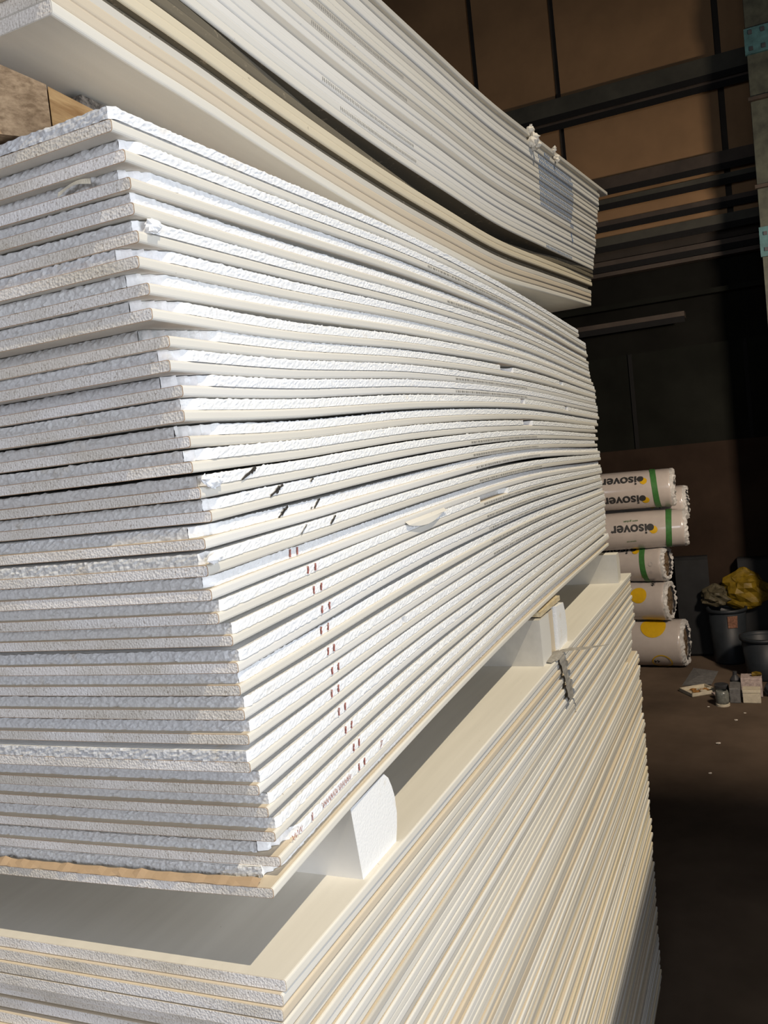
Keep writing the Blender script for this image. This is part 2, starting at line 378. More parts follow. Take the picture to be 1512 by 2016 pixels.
def marks(parent, foam_y, strokes, mat, name='ink_mark'):
    """each stroke is (x0, z0, x1, z1, half width) drawn on the long side of the sheet."""
    mb = MB()
    for x0, z0, x1, z1, hw in strokes:
        kk = 1+.08*((x0+x1)/2-.75)/2.45
        n_ = 5; pts = []
        for q in range(n_+1):
            f = q/n_; jx = random.uniform(-.0006, .0006)
            cx = x0+(x1-x0)*f+jx; cz = z0+(z1-z0)*f; h_ = hw*random.uniform(.6, 1.1)
            dx, dz = x1-x0, z1-z0; l = math.hypot(dx, dz); nx, nz = -dz/l, dx/l
            pts.append(((cx+nx*h_), (cz+nz*h_))); pts.append(((cx-nx*h_), (cz-nz*h_)))
        v = [(x, foam_y(x), z+H) for x, z in pts]
        f_ = [(2*q, 2*q+1, 2*q+3, 2*q+2) for q in range(n_)]
        mb.add(v, f_)
    return mb.build(name, M[mat], parent)

RED = {19: (.9175, .9368), 20: (.9479, .9687), 21: (.9568, .9779), 22: (.9724, .9942), 23: (.9714, .9921), 24: (.9795, .9977),
       25: (.983, 1.0021), 26: (.9746, .9958), 27: (.9889, 1.0089), 28: (1.0052, 1.0245), 29: (1.0222, 1.0405), 30: (1.0305, 1.0497)}
BLK = {15: [(.816, .0, .845, .85, .0016), (.838, .55, .849, 1, .003)], 16: [(.8784, .05, .9115, .95, .0018), (.893, .3, .903, .8, .0035), (.985, .65, .993, 1, .0015)],
       17: [(.8988, .0, .9257, 1, .0016), (.908, .3, .917, .8, .003), (.9851, .1, .990, .3, .001), (.995, .1, 1.0139, 1, .0018)],
       18: [(.9399, .0, .958, .9, .0009), (1.0261, .1, 1.043, .9, .0016)]}
RECESS = {3: .003, 4: .007, 7: .004, 8: .002, 17: .0062, 19: .0058, 23: .003, 31: .012}
CHIP = {2: .02, 3: .03, 5: .02, 6: .05, 7: .035, 8: .05, 9: .085, 10: .03, 11: .05, 12: .02, 13: .05, 14: .03, 15: .02, 16: .02, 17: .03, 18: .02, 19: .015, 30: .05, 31: .03}
NOTCH = {8: (), 9: ((2.03, 2.15), (2.75, 2.80)), 12: ((2.2, 2.24), (2.8, 2.84)), 14: ((2.2, 2.3),), 20: ((1.75, 1.98),), 25: ((1.245, 1.26),)}
SEEN = {1: 'topmost, its jagged white foam facing up', 8: 'above a dark notch', 9: 'foam chipped off',
        15: 'with one bold ink blot', 16: 'with black dashes', 17: 'two streaks on shaded foam',
        18: 'two thin black streaks', 30: 'scribbled red writing', 31: 'lowest, brown paper torn loose on top'}
GROUP_MID = 'insulated plasterboard sheets in the middle stack'

GX = np.array([.67, .76, .86, .98, 1.15, 1.35, 1.6, 1.9, 2.25, 2.65, 3.05, 3.42])
GZ = []
for i in range(1, 32):
    kx = [MX[c][i-1] for c in range(5)]; kz = [MZ[c][i-1] for c in range(5)]
    if kx[1]-kx[0] < .08: kx = [kx[0]]+kx[2:]; kz = [kz[0]]+kz[2:]
    GZ.append(hermite(kx, kz)(GX))
GZ = np.array(GZ)
for c in range(len(GX)):                      # no sheet may sink into the one below it
    col = GZ[:, c]; p = -np.diff(col); tot = p.sum(); pm = TG+TE+.0004
    p = np.maximum(p, pm)
    for _ in range(200):
        ex = p.sum()-tot
        if ex < 1e-6: break
        sl_ = p-pm; p = p-sl_*min(1, ex/max(sl_.sum(), 1e-9))
    GZ[:, c] = col[-1]+np.concatenate([np.cumsum(p[::-1])[::-1], [0]])

def foam_layer(parent, x0, x1, yf, zb, i, rec):
    """expanded foam: fine jagged rims along the two sides the aisle sees, beads in the surface."""
    xs = np.concatenate([np.arange(x0, x0+.9, .0045), np.arange(x0+.9, x1, .010), [x1]])
    xs = xs[np.concatenate([[True], np.diff(xs) > .001])]
    chip = CHIP.get(i, .006); r = rng
    def edge(x):
        d = np.maximum(0, chip-(x-x0))
        y = yf(x)+rec+d*.55*(1+.25*np.sin(x*900))
        for a, b in NOTCH.get(i, ()): y = y+np.where((x > a) & (x < b), .022, 0)
        return y
    n_ = len(xs); V = []; F = []
    e = edge(xs)
    lv = [0, .0025, .005, .0075, .010, TE]
    for li, l in enumerate(lv):
        jy = r.normal(0, .00035, n_); zz = zb(xs, 0)+l+(r.normal(0, .0004, n_) if 0 < li else 0)
        if li == len(lv)-1: zz = zb(xs, 0)+TE+np.abs(r.normal(0, .0006, n_))-.0003; jy = jy+.0006
        V.append(np.stack([xs, e+jy, zz+H], -1))
    V.append(np.stack([xs, e+.004, zb(xs, .004)+TE+H], -1))
    side = np.concatenate(V); k = len(V)
    for a in range(k-1):
        F += [(a*n_+q, a*n_+q+1, (a+1)*n_+q+1, (a+1)*n_+q) for q in range(n_-1)]
    off = len(side); fms = [0]*len(F)
    # near end
    e0 = float(edge(np.array([x0]))[0]); vs = np.concatenate([np.arange(0, .5, .0045), np.linspace(.5, W-(e0-float(yf(x0))), 12)])
    m_ = len(vs); E_ = []
    for li, l in enumerate(lv+[TE]):
        jx = r.normal(0, .0006, m_); yy = e0+vs; vv = yy-float(yf(x0))
        jx[0] = 0
        zz = zb(np.full(m_, x0), vv)+l+(np.abs(r.normal(0, .0007, m_))-.0003 if li == len(lv)-1 else 0)
        xx = np.full(m_, x0)+jx-(0 if li < len(lv) else -.004)+(.0006 if li == len(lv)-1 else 0)
        if li == len(lv): zz = zb(np.full(m_, x0), vv)+TE
        E_.append(np.stack([xx+SH*vv, yy, zz+H], -1))
    endv = np.concatenate(E_); k2 = len(E_)
    for a in range(k2-1):
        F += [(off+(a+1)*m_+q, off+(a+1)*m_+q+1, off+a*m_+q+1, off+a*m_+q) for q in range(m_-1)]
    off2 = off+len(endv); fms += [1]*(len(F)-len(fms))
    # top, bottom, back, far end on a coarse grid
    gx = np.concatenate([np.linspace(x0+.001, x0+.1, 8), np.linspace(x0+.1, x1, 46)[1:]]); gv = np.linspace(0, W, 9)
    G = []
    for l in (.0004, TE-.0003):
        for v_ in gv:
            yy = np.maximum(yf(gx)+v_, edge(gx)+.001); G.append(np.stack([gx+SH*v_, yy, zb(gx, v_)+l+H], -1))
    G = np.concatenate(G); ng = len(gx); nv = len(gv)
    idx = lambda s, b, a: off2+(s*nv+b)*ng+a
    for b in range(nv-1):
        for a in range(ng-1):
            F.append((idx(1, b, a), idx(1, b, a+1), idx(1, b+1, a+1), idx(1, b+1, a)))
            F.append((idx(0, b, a), idx(0, b+1, a), idx(0, b+1, a+1), idx(0, b, a+1)))
        F.append((idx(0, b, ng-1), idx(0, b+1, ng-1), idx(1, b+1, ng-1), idx(1, b, ng-1)))
    for a in range(ng-1): F.append((idx(0, nv-1, a), idx(1, nv-1, a), idx(1, nv-1, a+1), idx(0, nv-1, a+1)))
    return link('foam_layer', np.concatenate([side, endv, G]), F, [M['foam'], M['foam_end_shade']], parent, fms+[0]*(len(F)-len(fms)))

for i in range(1, 32):
    kx = [MX[c][i-1] for c in (0, 4)]
    zf1 = hermite(GX, GZ[i-1]); x0, x1 = kx[0], kx[-1]+random.uniform(-.008, .008)
    sl = SL[i-1]
    def zc(x, v, zf1=zf1, sl=sl, x0=x0):
        u = np.asarray(v)/W
        return zf1(x)-sl*W*u*(1-u)*np.exp(-np.maximum(0, np.asarray(x)-x0)/.16)
    ordn = ordinal(i)
    extra = SEEN.get(i, 'twin red ticks' if i in RED else 'foam side up')
    if i == 1: lab = 'insulated plasterboard sheet, topmost of the middle stack, its jagged white foam facing up'
    elif i == 31: lab = 'insulated plasterboard sheet, lowest of the middle stack, brown paper torn loose on top'
    else: lab = 'insulated plasterboard sheet, %s from top of middle stack, %s' % (ordn, extra)
    t = empty('insulated_plasterboard', (x0, float(mid_y(x0)), float(zf1(x0))-TG/2+H), lab, 'plasterboard', GROUP_MID)
    xs = np.concatenate([np.linspace(x0, x0+.3, 14), np.linspace(x0+.3, x1, 46)[1:]])
    wrap = random.choice(['paper_ivory', 'paper_ivory', 'paper_white'])
    jy = random.uniform(-.0012, .0012)
    yf = lambda x, jy=jy: mid_y(x)+jy
    pf, core = board(t, xs, yf, zc, TG, wrap, 'paper_tan' if i > 16 else 'paper_brown', nv=12, shear=SH)
    rec = RECESS.get(i, random.uniform(-.0006, .0016))
    fx0 = x0+random.uniform(.005, .0085)+(.010 if i == 31 else 0)-(.008 if i == 1 else 0)
    if i in (1, 7, 16, 18, 26): fx0 = x0+random.uniform(-.0005, .0015)
    far_short = .055 if i in (14, 15, 16) else random.uniform(0, .02)
    zb = lambda x, v, zc=zc: zc(x, v)+TG/2+.0001
    fo = foam_layer(t, fx0, x1-far_short, yf, zb, i, rec)
    fy = lambda x, rec=rec, yf=yf: float(yf(x))+rec-.0016
    zt = lambda x, f, zf1=zf1: float(zf1(x))+TG/2+TE*f
    if i in RED:
        for a in RED[i]: marks(fo, fy, [(a+.0012, zt(a, .95), a-.0008, zt(a, .12), .0020)], 'ink_red')
    if i in BLK:
        for a, fa, b, fb, hw in BLK[i]: marks(fo, fy, [(a, zt(a, fa), b, zt(b, fb), hw)], 'ink_marker')
    if i == 30:
        st = [(.889, zt(.889, .95), .8875, zt(.8875, .1), .0012), (1.116, zt(1.12, .9), 1.108, zt(1.108, .2), .0009), (1.108, zt(1.11, .85), 1.116, zt(1.116, .9), .0006)]
        for a, b in ((.9159, .956), (.9647, 1.004), (.8353, .858)):
            x = a
            while x < b:
                st.append((x, zt(x, .85), x+.003, zt(x, .2), .0006)); st.append((x+.003, zt(x, .3), x+.006, zt(x, .75), .0006)); x += .0066
        marks(fo, fy, st, 'ink_red', 'scribbled_writing')
    if i in (2, 4, 10, 11, 15, 16, 17, 18, 20, 21, 22, 23, 24):
        a = {2: 1.55, 4: 1.65, 10: 1.66, 11: 1.65}.get(i, 1.72+.01*(i-15)); st = []
        x = a
        while x < a+.62:
            wd = random.choice([.006, .010, .014]); z_ = float(zf1(x))
            st += [(q, z_+.0022, q, z_-.0022, .0009) for q in np.arange(x, x+wd, .0032)]; x += wd+.006
        marks(pf, lambda x, yf=yf: float(yf(x))-.0006, st, 'ink_grey', 'printed_line')
    if i == 31:
        # torn brown backing paper peeling off the near corner
        mb = MB(); nn = 40; vv = []
        for q in range(nn+1):
            v_ = .02+.43*q/nn; z_ = float(zc(x0, v_))+TG/2+H
            up = .004+.005*math.sin(q*.9)**2*random.random()
            xs_ = x0+SH*v_
            vv += [(xs_-.001+random.uniform(-.002, .002), mid_y(x0)+v_, z_+.0008), (xs_+.004, mid_y(x0)+v_, z_+up*.6+.001), (xs_+.0095, mid_y(x0)+v_, z_+up*.8+.002)]
        mb.add(vv, [(3*q+a, 3*q+a+1, 3*q+a+4, 3*q+a+3) for q in range(nn) for a in (0, 1)])
        mb.build('torn_backing_paper', M['paper_torn'], t)
    if i == 3:
        mb = MB(); nn = 14; vv = []
        for q in range(nn+1):
            a = math.pi*1.25*q/nn; rr = .005
            for s_ in (0, 1):
                vv.append((x0-.006+.004*s_*math.sin(a*.7), mid_y(x0)+.045+.045*q/nn+.0*s_, float(zc(x0, .05))+TG/2+H+.002+rr*math.sin(a)*(.5+.5*q/nn)+.0055*s_))
        mb.add(vv, [(2*q, 2*q+1, 2*q+3, 2*q+2) for q in range(nn)])
        mb.build('paper_curl', M['curl'], t)
    if i == 19:
        # curled flap of facing paper
        vv = []
        for q in range(13):
            x = 1.30+.20*q/12; z_ = float(zf1(x)); b = .020*math.sin(math.pi*min(1, (q+1)/12))
            vv += [(x, float(yf(x))-.001, z_-TG*.1+H), (x+.004, float(yf(x))-.006, z_-TG*.6+H), (x+.01, float(yf(x))-.004-.004*b/.02, z_-TG*.5-b*.55+H)]
        MB().add(vv, [(3*q+a, 3*q+a+1, 3*q+a+4, 3*q+a+3) for q in range(12) for a in (0, 1)]).build('torn_paper_flap', M['paper_ivory'], pf)
    if i in (15, 5, 18):
        mb = MB(); c0 = {15: (.755, .0), 5: (.700, .0), 18: (.748, -.002)}[i]
        z_ = zt(c0[0], .55)
        for q in range({15: 6, 5: 4, 18: 2}[i]):
            mb.blob((c0[0]+random.uniform(-.012, .012), fy(c0[0])-random.uniform(0, .004), z_+H+random.uniform(-.005, .004)), (.008, .005, .005), 8, .35)
        mb.build('loose_foam_crumbs', M['foam'], fo)

# ------------------------------------------------------------------ bearers between the lower and the middle stack
ZL = -.585
def bearer(name, poly, y0, y1, mats, label, side_mat=1):
    k = len(poly); mb = MB().prism([(x, z+H) for x, z in poly], y0, y1, 0); mb.m[0] = side_mat; mb.m[1] = side_mat
    return tag(mb.build(name, mats), label, 'block', 'bearer blocks between the lower and middle stacks')
bearer('bearer_block', [(1.019, ZL), (1.138, ZL), (1.146, -.565), (1.151, -.545), (1.150, -.52), (1.143, -.50), (1.134, -.483), (1.120, -.4715), (1.005, -.4765)],
       .556, 1.72, [M['paper_white'], M['foam']], 'white bearer block under the near end of the middle stack, its end rounded')
bearer('bearer_block', [(2.149, ZL), (2.245, ZL), (2.255, -.53), (2.250, -.464), (2.150, -.462)], .566, 1.72, [M['paper_grey'], M['paper_white']],
       'stained plasterboard bearer block, nearest of the three blocks set side by side')
bearer('bearer_block', [(2.256, ZL), (2.318, ZL), (2.322, -.466), (2.258, -.465)], .572, 1.70, [M['paper_ivory'], M['paper_tan']],
       'narrow pinkish bearer block, middle one of the three set side by side')
bearer('bearer_block', [(2.325, ZL), (2.428, ZL), (2.440, -.55), (2.436, -.50), (2.42, -.468), (2.33, -.462)], .562, 1.72, [M['foam'], M['foam']],
       'white foam bearer block with beaded end, farthest of the three set side by side', 0)
tag(MB().box(2.175, 2.41, .568, 1.70, H-.4585, H-.4455).build('wooden_lath', M['lath']), 'pale wooden lath lying on the side-by-side bearer blocks', 'lath')
bearer('bearer_block', [(3.389, ZL), (3.450, ZL), (3.456, -.50), (3.440, -.468), (3.385, -.470)], .559, 1.74, [M['paper_ivory'], M['paper_ivory']],
       'cream bearer block under the far end of the middle stack')

# torn strips of grey film hanging over the lower stack
def strip(pts, label):
    v = []; n_ = 24; P = np.array(pts); t_ = np.linspace(0, len(P)-1, n_)
    for q in range(n_):
        x, y, z, wd = [float(np.interp(t_[q], range(len(P)), P[:, c])) for c in range(4)]
        a, b = wd*random.uniform(.35, .6), wd*random.uniform(.35, .6)
        v += [(x-a, y-.0005*random.random(), z+H), (x+b, y-.0025*random.random(), z+H+wd*.06)]
    mb = MB().add(v, [(2*q, 2*q+1, 2*q+3, 2*q+2) for q in range(n_-1)])
    return tag(mb.build('torn_film_strip', M['grey_tape']), label, 'film', 'torn grey film on the lower stack')
strip([(2.215, .60, ZL+.002, .05), (2.225, .556, ZL+.004, .11), (2.245, .5405, ZL+.001, .07), (2.25, .538, -.60, .05), (2.265, .5365, -.65, .035), (2.285, .5355, -.68, .07), (2.30, .5355, -.72, .05)],
      'torn grey film strip hanging down the lower stack below the side-by-side bearer blocks')
strip([(2.28, .565, ZL+.003, .03), (2.30, .535, ZL+.006, .035), (2.33, .485, ZL+.004, .025), (2.36, .43, ZL+.006, .006)],
      'torn grey film strip sticking out sideways from the lower stack')

# ------------------------------------------------------------------ lower stack: plain boards
T2 = .0146; NP = 112; P2 = (2.42-.585-.11)/NP
def low_far(z):
    if z > -.80: return 3.62
    if z > -.885: return 3.53
    if z > -.925: return 3.34
    return float(np.interp(z, [-2.3, -1.6, -.94], [3.47, 3.60, 3.66]))
for j in range(NP):
    z = ZL-T2/2-j*P2; n_ = j+1
    x0 = .787-(.004 if j else 0)-.010*math.sin(j*.9)*(1 if j > 2 else .3)+random.uniform(-.004, .004)*(j > 0)
    x1 = low_far(z)+random.uniform(-.012, .012)
    jy = 0 if j == 0 else random.choice([-.001, .000, .001, .003, .005])+random.uniform(-.001, .001)
    ph = random.uniform(0, 6.28); am = .0022 if j else 0
    yf = lambda x, jy=jy, ph=ph, am=am: .545+jy+am*np.sin(np.asarray(x)*2.3+ph)
    wob = .00025 if j else 0
    zc = lambda x, v, z=z, ph=ph, wob=wob: z+wob*np.sin(np.asarray(x)*3+ph)+0*np.asarray(v)
    if n_ == 1: lab = 'plain plasterboard sheet, topmost of the lower stack, cream face carrying the bearer blocks'
    elif n_ == NP: lab = 'plain plasterboard sheet, lowest of the lower stack, near the floor'
    else: lab = 'plain plasterboard sheet, %s from the top of the lower stack' % ordinal(n_)
    t = empty('plasterboard_sheet', (x0, .545+jy, z-T2/2+H), lab, 'plasterboard', 'plasterboard sheets in the lower stack')
    xs = np.linspace(x0, x1, 24)
    wrap = 'paper_ivory' if j == 0 else random.choice(['paper_ivory', 'paper_ivory', 'paper_white', 'paper_grey', 'paper_white', 'paper_tan', 'paper_yellow' if j > 30 else 'paper_ivory'])
    board(t, xs, yf, zc, T2, wrap, 'paper_ivory' if j == 0 else 'paper_tan', nv=6, shear=-.035, rim='paper_tan')
for x in (.95, 2.15, 3.25):
    tag(MB().box(x-.05, x+.05, .58, 1.72, 0, .11-.001).build('bearer_block', M['chipboard']), 'brown bearer block under the lower stack, %s' % {.95: 'below its near end', 2.15: 'below its middle', 3.25: 'below its far end'}[x], 'block', 'bearer blocks on the floor')

# ------------------------------------------------------------------ top stack: plain boards sagging between supports
KB = hermite([.648, .747, .879, 1.027, 1.46, 1.766, 2.107, 2.64, 3.05, 3.458], [.450, .444, .439, .430, .4175, .419, .424, .459, .489, .517])
NT = 30; T3 = .0148
for j in range(NT):
    f = j/(NT-1); gap = 0
    x0 = .645 if j < 2 else .64+random.uniform(-.02, .02)
    x1 = 3.458 if j == 0 else 3.445+random.uniform(-.014, .014)+(.012 if j > 20 else 0)
    if j == NT-1: x1 = 3.59
    rec = 0 if j == 0 else random.uniform(-.001, .004)
    if j == 4: rec = .014
    if j == NT-2: rec = .012
    dp = {7: .028, 8: .11}.get(j, 0)
    yf = lambda x, f=f, rec=rec, dp=dp: .58+f*(.02-.05*(np.asarray(x)-1.5))+rec+dp*np.exp(-((np.asarray(x)-2.05)/.62)**2)
    def zc(x, v, f=f, j=j):
        x = np.asarray(x); bulge = .006*np.exp(-((x-1.9)/.8)**2) if j > 8 else 0
        return KB(x)+T3/2+f*(.455-T3-.006)+bulge+0*np.asarray(v)
    if j == 0: lab = 'plain plasterboard sheet, lowest of the top stack, its sagging underside showing'
    elif j == NT-1: lab = 'plain plasterboard sheet, topmost of the top stack, jutting out past the others'
    else: lab = 'plain plasterboard sheet, %s from the bottom of the top stack' % ordinal(j+1)
    t = empty('plasterboard_sheet', (x0, float(yf(x0)), float(zc(x0, 0))-T3/2+H), lab, 'plasterboard', 'plasterboard sheets in the top stack')
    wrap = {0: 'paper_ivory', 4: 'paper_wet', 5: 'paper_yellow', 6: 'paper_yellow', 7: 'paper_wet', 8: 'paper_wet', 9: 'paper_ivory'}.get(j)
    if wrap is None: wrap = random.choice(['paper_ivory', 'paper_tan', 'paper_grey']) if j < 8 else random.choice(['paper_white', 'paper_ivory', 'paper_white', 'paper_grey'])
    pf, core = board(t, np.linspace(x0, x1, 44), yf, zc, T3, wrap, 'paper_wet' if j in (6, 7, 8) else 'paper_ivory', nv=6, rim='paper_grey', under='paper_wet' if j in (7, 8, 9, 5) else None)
    z_at = lambda x, zc=zc: float(zc(x, 0))
    fy = lambda x, yf=yf: float(yf(x))-.0008
    if 16 <= j <= 27:
        # blue stamp printed across the edges
        q = (j-16)/11; xa = 2.62-.02*q; xb = xa+.44-.10*abs(q-.5); st = []
        if j == 27: xa, xb = 2.66, 2.72
        if j == 16: xa, xb = 3.02, 3.06
        x = xa
        while x < xb:
            st.append((x, z_at(x)+.0045, x+.004, z_at(x)-.0045, .0042)); x += .017
        marks(pf, fy, st, 'ink_blue', 'blue_print')
    if j in (13, 14): marks(pf, fy, [(3.03+.01*(14-j), z_at(3.03)+.006, 3.04+.01*(14-j), z_at(3.03)-.006, .006)], 'ink_blue', 'blue_print')
    if j == 9: marks(pf, fy, [(x, z_at(x)+.004, x+.003, z_at(x)-.004, .004) for x in np.arange(2.68, 3.06, .019)], 'ink_blue', 'blue_print')
    if j in (10, 12, 18, 21): marks(pf, fy, [(x, z_at(x)+.003, x, z_at(x)-.003, .0011) for x in np.arange(1.25+.05*(j % 3), 1.62, .006)], 'ink_grey', 'printed_line')
    if j == NT-1:
        for cx, n__, r_ in ((2.52, 11, .012), (2.80, 5, .008)):
            mb = MB()
            for q in range(n__):
                mb.blob((cx+random.uniform(-.03, .03), float(yf(cx))-random.uniform(0, .012), z_at(cx)+H+random.uniform(-.03, .016)), (r_, r_, r_), 8, .4)
            mb.build('plaster_lump', M['crumb'], t)

# supports of the top stack
zb_ = H+.3642
foot = [(.6945, .645), (.622, .690), (.72, .80), (.79, .745)]; tops = [H+.4205, H+.447, H+.443, H+.425]
t = tag(MB().add([(x, y, zb_) for x, y in foot]+[(x, y, z) for (x, y), z in zip(foot, tops)], [(0, 1, 2, 3), (7, 6, 5, 4), (0, 4, 5, 1), (1, 5, 6, 2), (2, 6, 7, 3), (3, 7, 4, 0)]).build('chipboard_block', M['chipboard']), 'rough brown chipboard block between middle and top stacks at upper left', 'block')
mb = MB().box(.80, 1.30, .648, .70, H+.384, H+.4175).add([(.698, .6465, H+.3675), (.80, .648, H+.384), (.80, .70, H+.384), (.745, .70, H+.3675), (.698, .6465, H+.4205), (.80, .648, H+.4175), (.80, .70, H+.4175), (.745, .70, H+.4205)], [(0, 3, 2, 1), (4, 5, 6, 7), (0, 1, 5, 4), (0, 4, 7, 3), (3, 7, 6, 2)])
tag(mb.build('timber_bearer', M['timber']), 'orange-brown timber bearer resting on the middle stack behind the chipboard block', 'bearer')
tag(MB().box(.757, .93, .658, .74, H+.4213, H+.4365, 0, .003).build('speckled_packing_piece', M['speckled']), 'dark speckled packing piece squeezed on top of the timber bearer', 'packing')
tag(MB().box(3.02, 3.12, .70, 1.72, H+.405, H+.489).build('bearer_block', M['paper_grey']), 'grey bearer block carrying the far end of the top stack', 'block')

# ------------------------------------------------------------------ insulation rolls
def fontmesh(s, size, bold=0):
    c = bpy.data.curves.new('t', 'FONT'); c.body = s; c.size = size; c.align_x = 'LEFT'; c.offset = bold
    o = bpy.data.objects.new('t', c); sc.collection.objects.link(o)
    dg = bpy.context.evaluated_depsgraph_get(); me = bpy.data.meshes.new_from_object(o.evaluated_get(dg))
    bpy.data.objects.remove(o)
    bm = bmesh.new(); bm.from_mesh(me)
    for _ in range(2):
        lng = [e for e in bm.edges if e.calc_length() > size*.22]
        if lng: bmesh.ops.subdivide_edges(bm, edges=lng, cuts=1)
    bmesh.ops.triangulate(bm, faces=bm.faces)
    v = [tuple(x.co)[:2] for x in bm.verts]; f = [tuple(x.index for x in q.verts) for q in bm.faces]
    bm.free(); return v, f
def disc(r, n_=28, r0=0):
    v = []; f = []
    rings = [r*(k+1)/4 for k in range(4)] if r0 == 0 else [r0, r]
    if r0 == 0: v.append((0, 0))
    b = len(v)
    for rr in rings: v += [(rr*math.cos(2*math.pi*q/n_), rr*math.sin(2*math.pi*q/n_)) for q in range(n_)]
    if r0 == 0: f += [(0, b+q, b+(q+1) % n_) for q in range(n_)]
    for k in range(len(rings)-1):
        f += [(b+k*n_+q, b+(k+1)*n_+q, b+(k+1)*n_+(q+1) % n_, b+k*n_+(q+1) % n_) for q in range(n_)]
    return v, f
def roll(cx, cy, cz, r, yaw, label, prints, wool=True, length=1.15):
    """axis along y, right-hand end at cy; prints: (shape, p metres left of the right end, q metres up the front, ink, upside down)."""
    t = empty('insulation_roll', (cx, cy, cz-r), label, 'insulation roll', 'wrapped insulation rolls piled by the back wall')
    a = math.radians(yaw); ca, sa = math.cos(a), math.sin(a)
    def wp(p, th, rr):      # p along the axis to the left, th angle up from the front
        x = -rr*math.cos(th); y = p; z = rr*math.sin(th)
        return (cx+x*ca-y*sa, cy+x*sa+y*ca, cz+z)
    seg = 56; ps = np.concatenate([[-.006, .0, .01, .025, .04], np.linspace(.06, length, 26)]); v = []; f = []
    for k, p in enumerate(ps):
        for q in range(seg):
            th = 2*math.pi*q/seg
            rr = r*(1+.006*math.sin(3*th+p*5)+.003*math.sin(9*p+th*2))
            if k == 0: rr = r*.90
            elif k == 1: rr = r*(.95+.03*math.sin(q*2.1))
            elif k == 2: rr = r*.985
            v.append(wp(p, th, rr))
    n_ = len(ps)
    f = [(k*seg+q, k*seg+(q+1) % seg, (k+1)*seg+(q+1) % seg, (k+1)*seg+q) for k in range(n_-1) for q in range(seg)]
    f.append(tuple(range((n_-1)*seg, n_*seg)))
    link('plastic_wrap', v, f, M['film'], t, smooth=True)
    # the open end: wool core and crumpled film round it
    v = [wp(.012, 0, 0)]; f = []
    for k in range(1, 6):
        for q in range(seg): v.append(wp(.012-(.014 if k < 5 else -.004)*math.sin(k*.6)+random.uniform(-.006, .006), 2*math.pi*q/seg, r*.92*k/5))
    f = [(0, 1+(q+1) % seg, 1+q) for q in range(seg)]+[(1+k*seg+q, 1+k*seg+(q+1) % seg, 1+(k+1)*seg+(q+1) % seg, 1+(k+1)*seg+q) for k in range(4) for q in range(seg)]
    link('wool_end', v, f, M['mineral_wool'] if wool else M['film_clear'], t)
    v = []
    for k in range(4):
        for q in range(seg):
            th = 2*math.pi*q/seg
            v.append(wp([.02, -.012, -.028, -.022][k]+(random.uniform(-.012, .012) if k else 0), th, r*[.985, .97, .90, .74][k]*(1+(random.uniform(-.03, .03) if k else 0))))
    f = [(k*seg+q, (k+1)*seg+q, (k+1)*seg+(q+1) % seg, k*seg+(q+1) % seg) for k in range(3) for q in range(seg)]
    link('crumpled_film', v, f, M['film_clear'], t)
    for what, p0, q0, ink, flip in prints:
        if what == 'band':
            v = []
            for q in range(41):
                th = -math.pi*.5+math.pi*q/40
                for dp in (0, .055): v.append(wp(p0+dp+q0*th, th, r*1.008+.002))
            link('green_tape', v, [(2*q, 2*q+1, 2*q+3, 2*q+2) for q in range(40)], M[ink], t); continue
        if isinstance(what, tuple) and what[0] == 'text':
            vv, ff = fontmesh(what[1], what[2], what[3] if len(what) > 3 else 0)
        elif what[0] == 'disc': vv, ff = disc(what[1])
        elif what[0] == 'ring': vv, ff = disc(what[1], 36, what[2])
        elif what[0] == 'box': vv, ff = [(0, 0), (what[1], 0), (what[1], what[2]), (0, what[2])], [(0, 1, 2, 3)]
        v = []
        for x, y in vv:
            if what[0] == 'text' and len(what) > 4: x, y = -y, x       # turned a quarter
            if flip: x, y = -x, -y
            v.append(wp(p0-x, (q0+y)/r, r*1.008+(.004 if ink != 'ink_yellow' else .0025)))
        link('printed_mark', v, ff, M[ink], t)
    return t
XR = 8.9
word = ('text', 'isover', .142, .003)
def logo(p, q, s=1.0):
    return [(('disc', .031*s), p, q+.014, 'ink_black', False), (('disc', .035*s), p-.028, q-.012, 'ink_yellow', False)]
roll(8.94, .872, H-2.178+.002, .241, -4, 'largest insulation roll with a yellow half disc and yellow ring, lowest of the pile',
     [(('disc', .125), .27, .225, 'ink_yellow', False), (('ring', .10, .088), .20, -.175, 'ink_yellow', False), (('text', '44', .06, .001),   .22, -.14, 'ink_black', True)])
roll(8.90, .985, H-1.730, .203, -9, 'insulation roll with a yellow disc on the left, second from the floor',
     [(('disc', .082), .25, .09, 'ink_yellow', False), (('text', '44', .06, .001, 1), .10, .19, 'ink_black', False)])
roll(8.89, .985, H-1.345, .184, -9, 'insulation roll with a green tape band and a small printed ring, third from the floor',
     [('band', .155, .012, 'ink_green', False), (word, .33, .225, 'ink_black', True)]+logo(.285, .175)+[(('ring', .021, .017), .10, .02, 'ink_grey', False), (('ring', .013, .010), .10, -.06, 'ink_grey', False)])
roll(8.88, .775, H-.988, .190, 5, 'insulation roll with the clearest upside-down black lettering and green band',
     [('band', .12, -.010, 'ink_green', False), (word, .345, .075, 'ink_black', True)]+logo(.318, .028, 1.1)+[(('text', 'saint gobain', .03), .43, .125, 'ink_green', True), (('text', 'spaceroll', .026), .46, -.085, 'ink_green', True)])
roll(9.17, .775, H-.765, .180, 0, 'insulation roll set back, showing a yellow corner and black 44 print',
     [(('disc', .045), .305, .02, 'ink_yellow', False), (('text', '44', .075, .001, 1), .21, -.03, 'ink_black', False), (('ring', .04, .037), .43, .0, 'ink_grey', False), (('ring', .04, .037), .40, .0, 'ink_grey', False)])
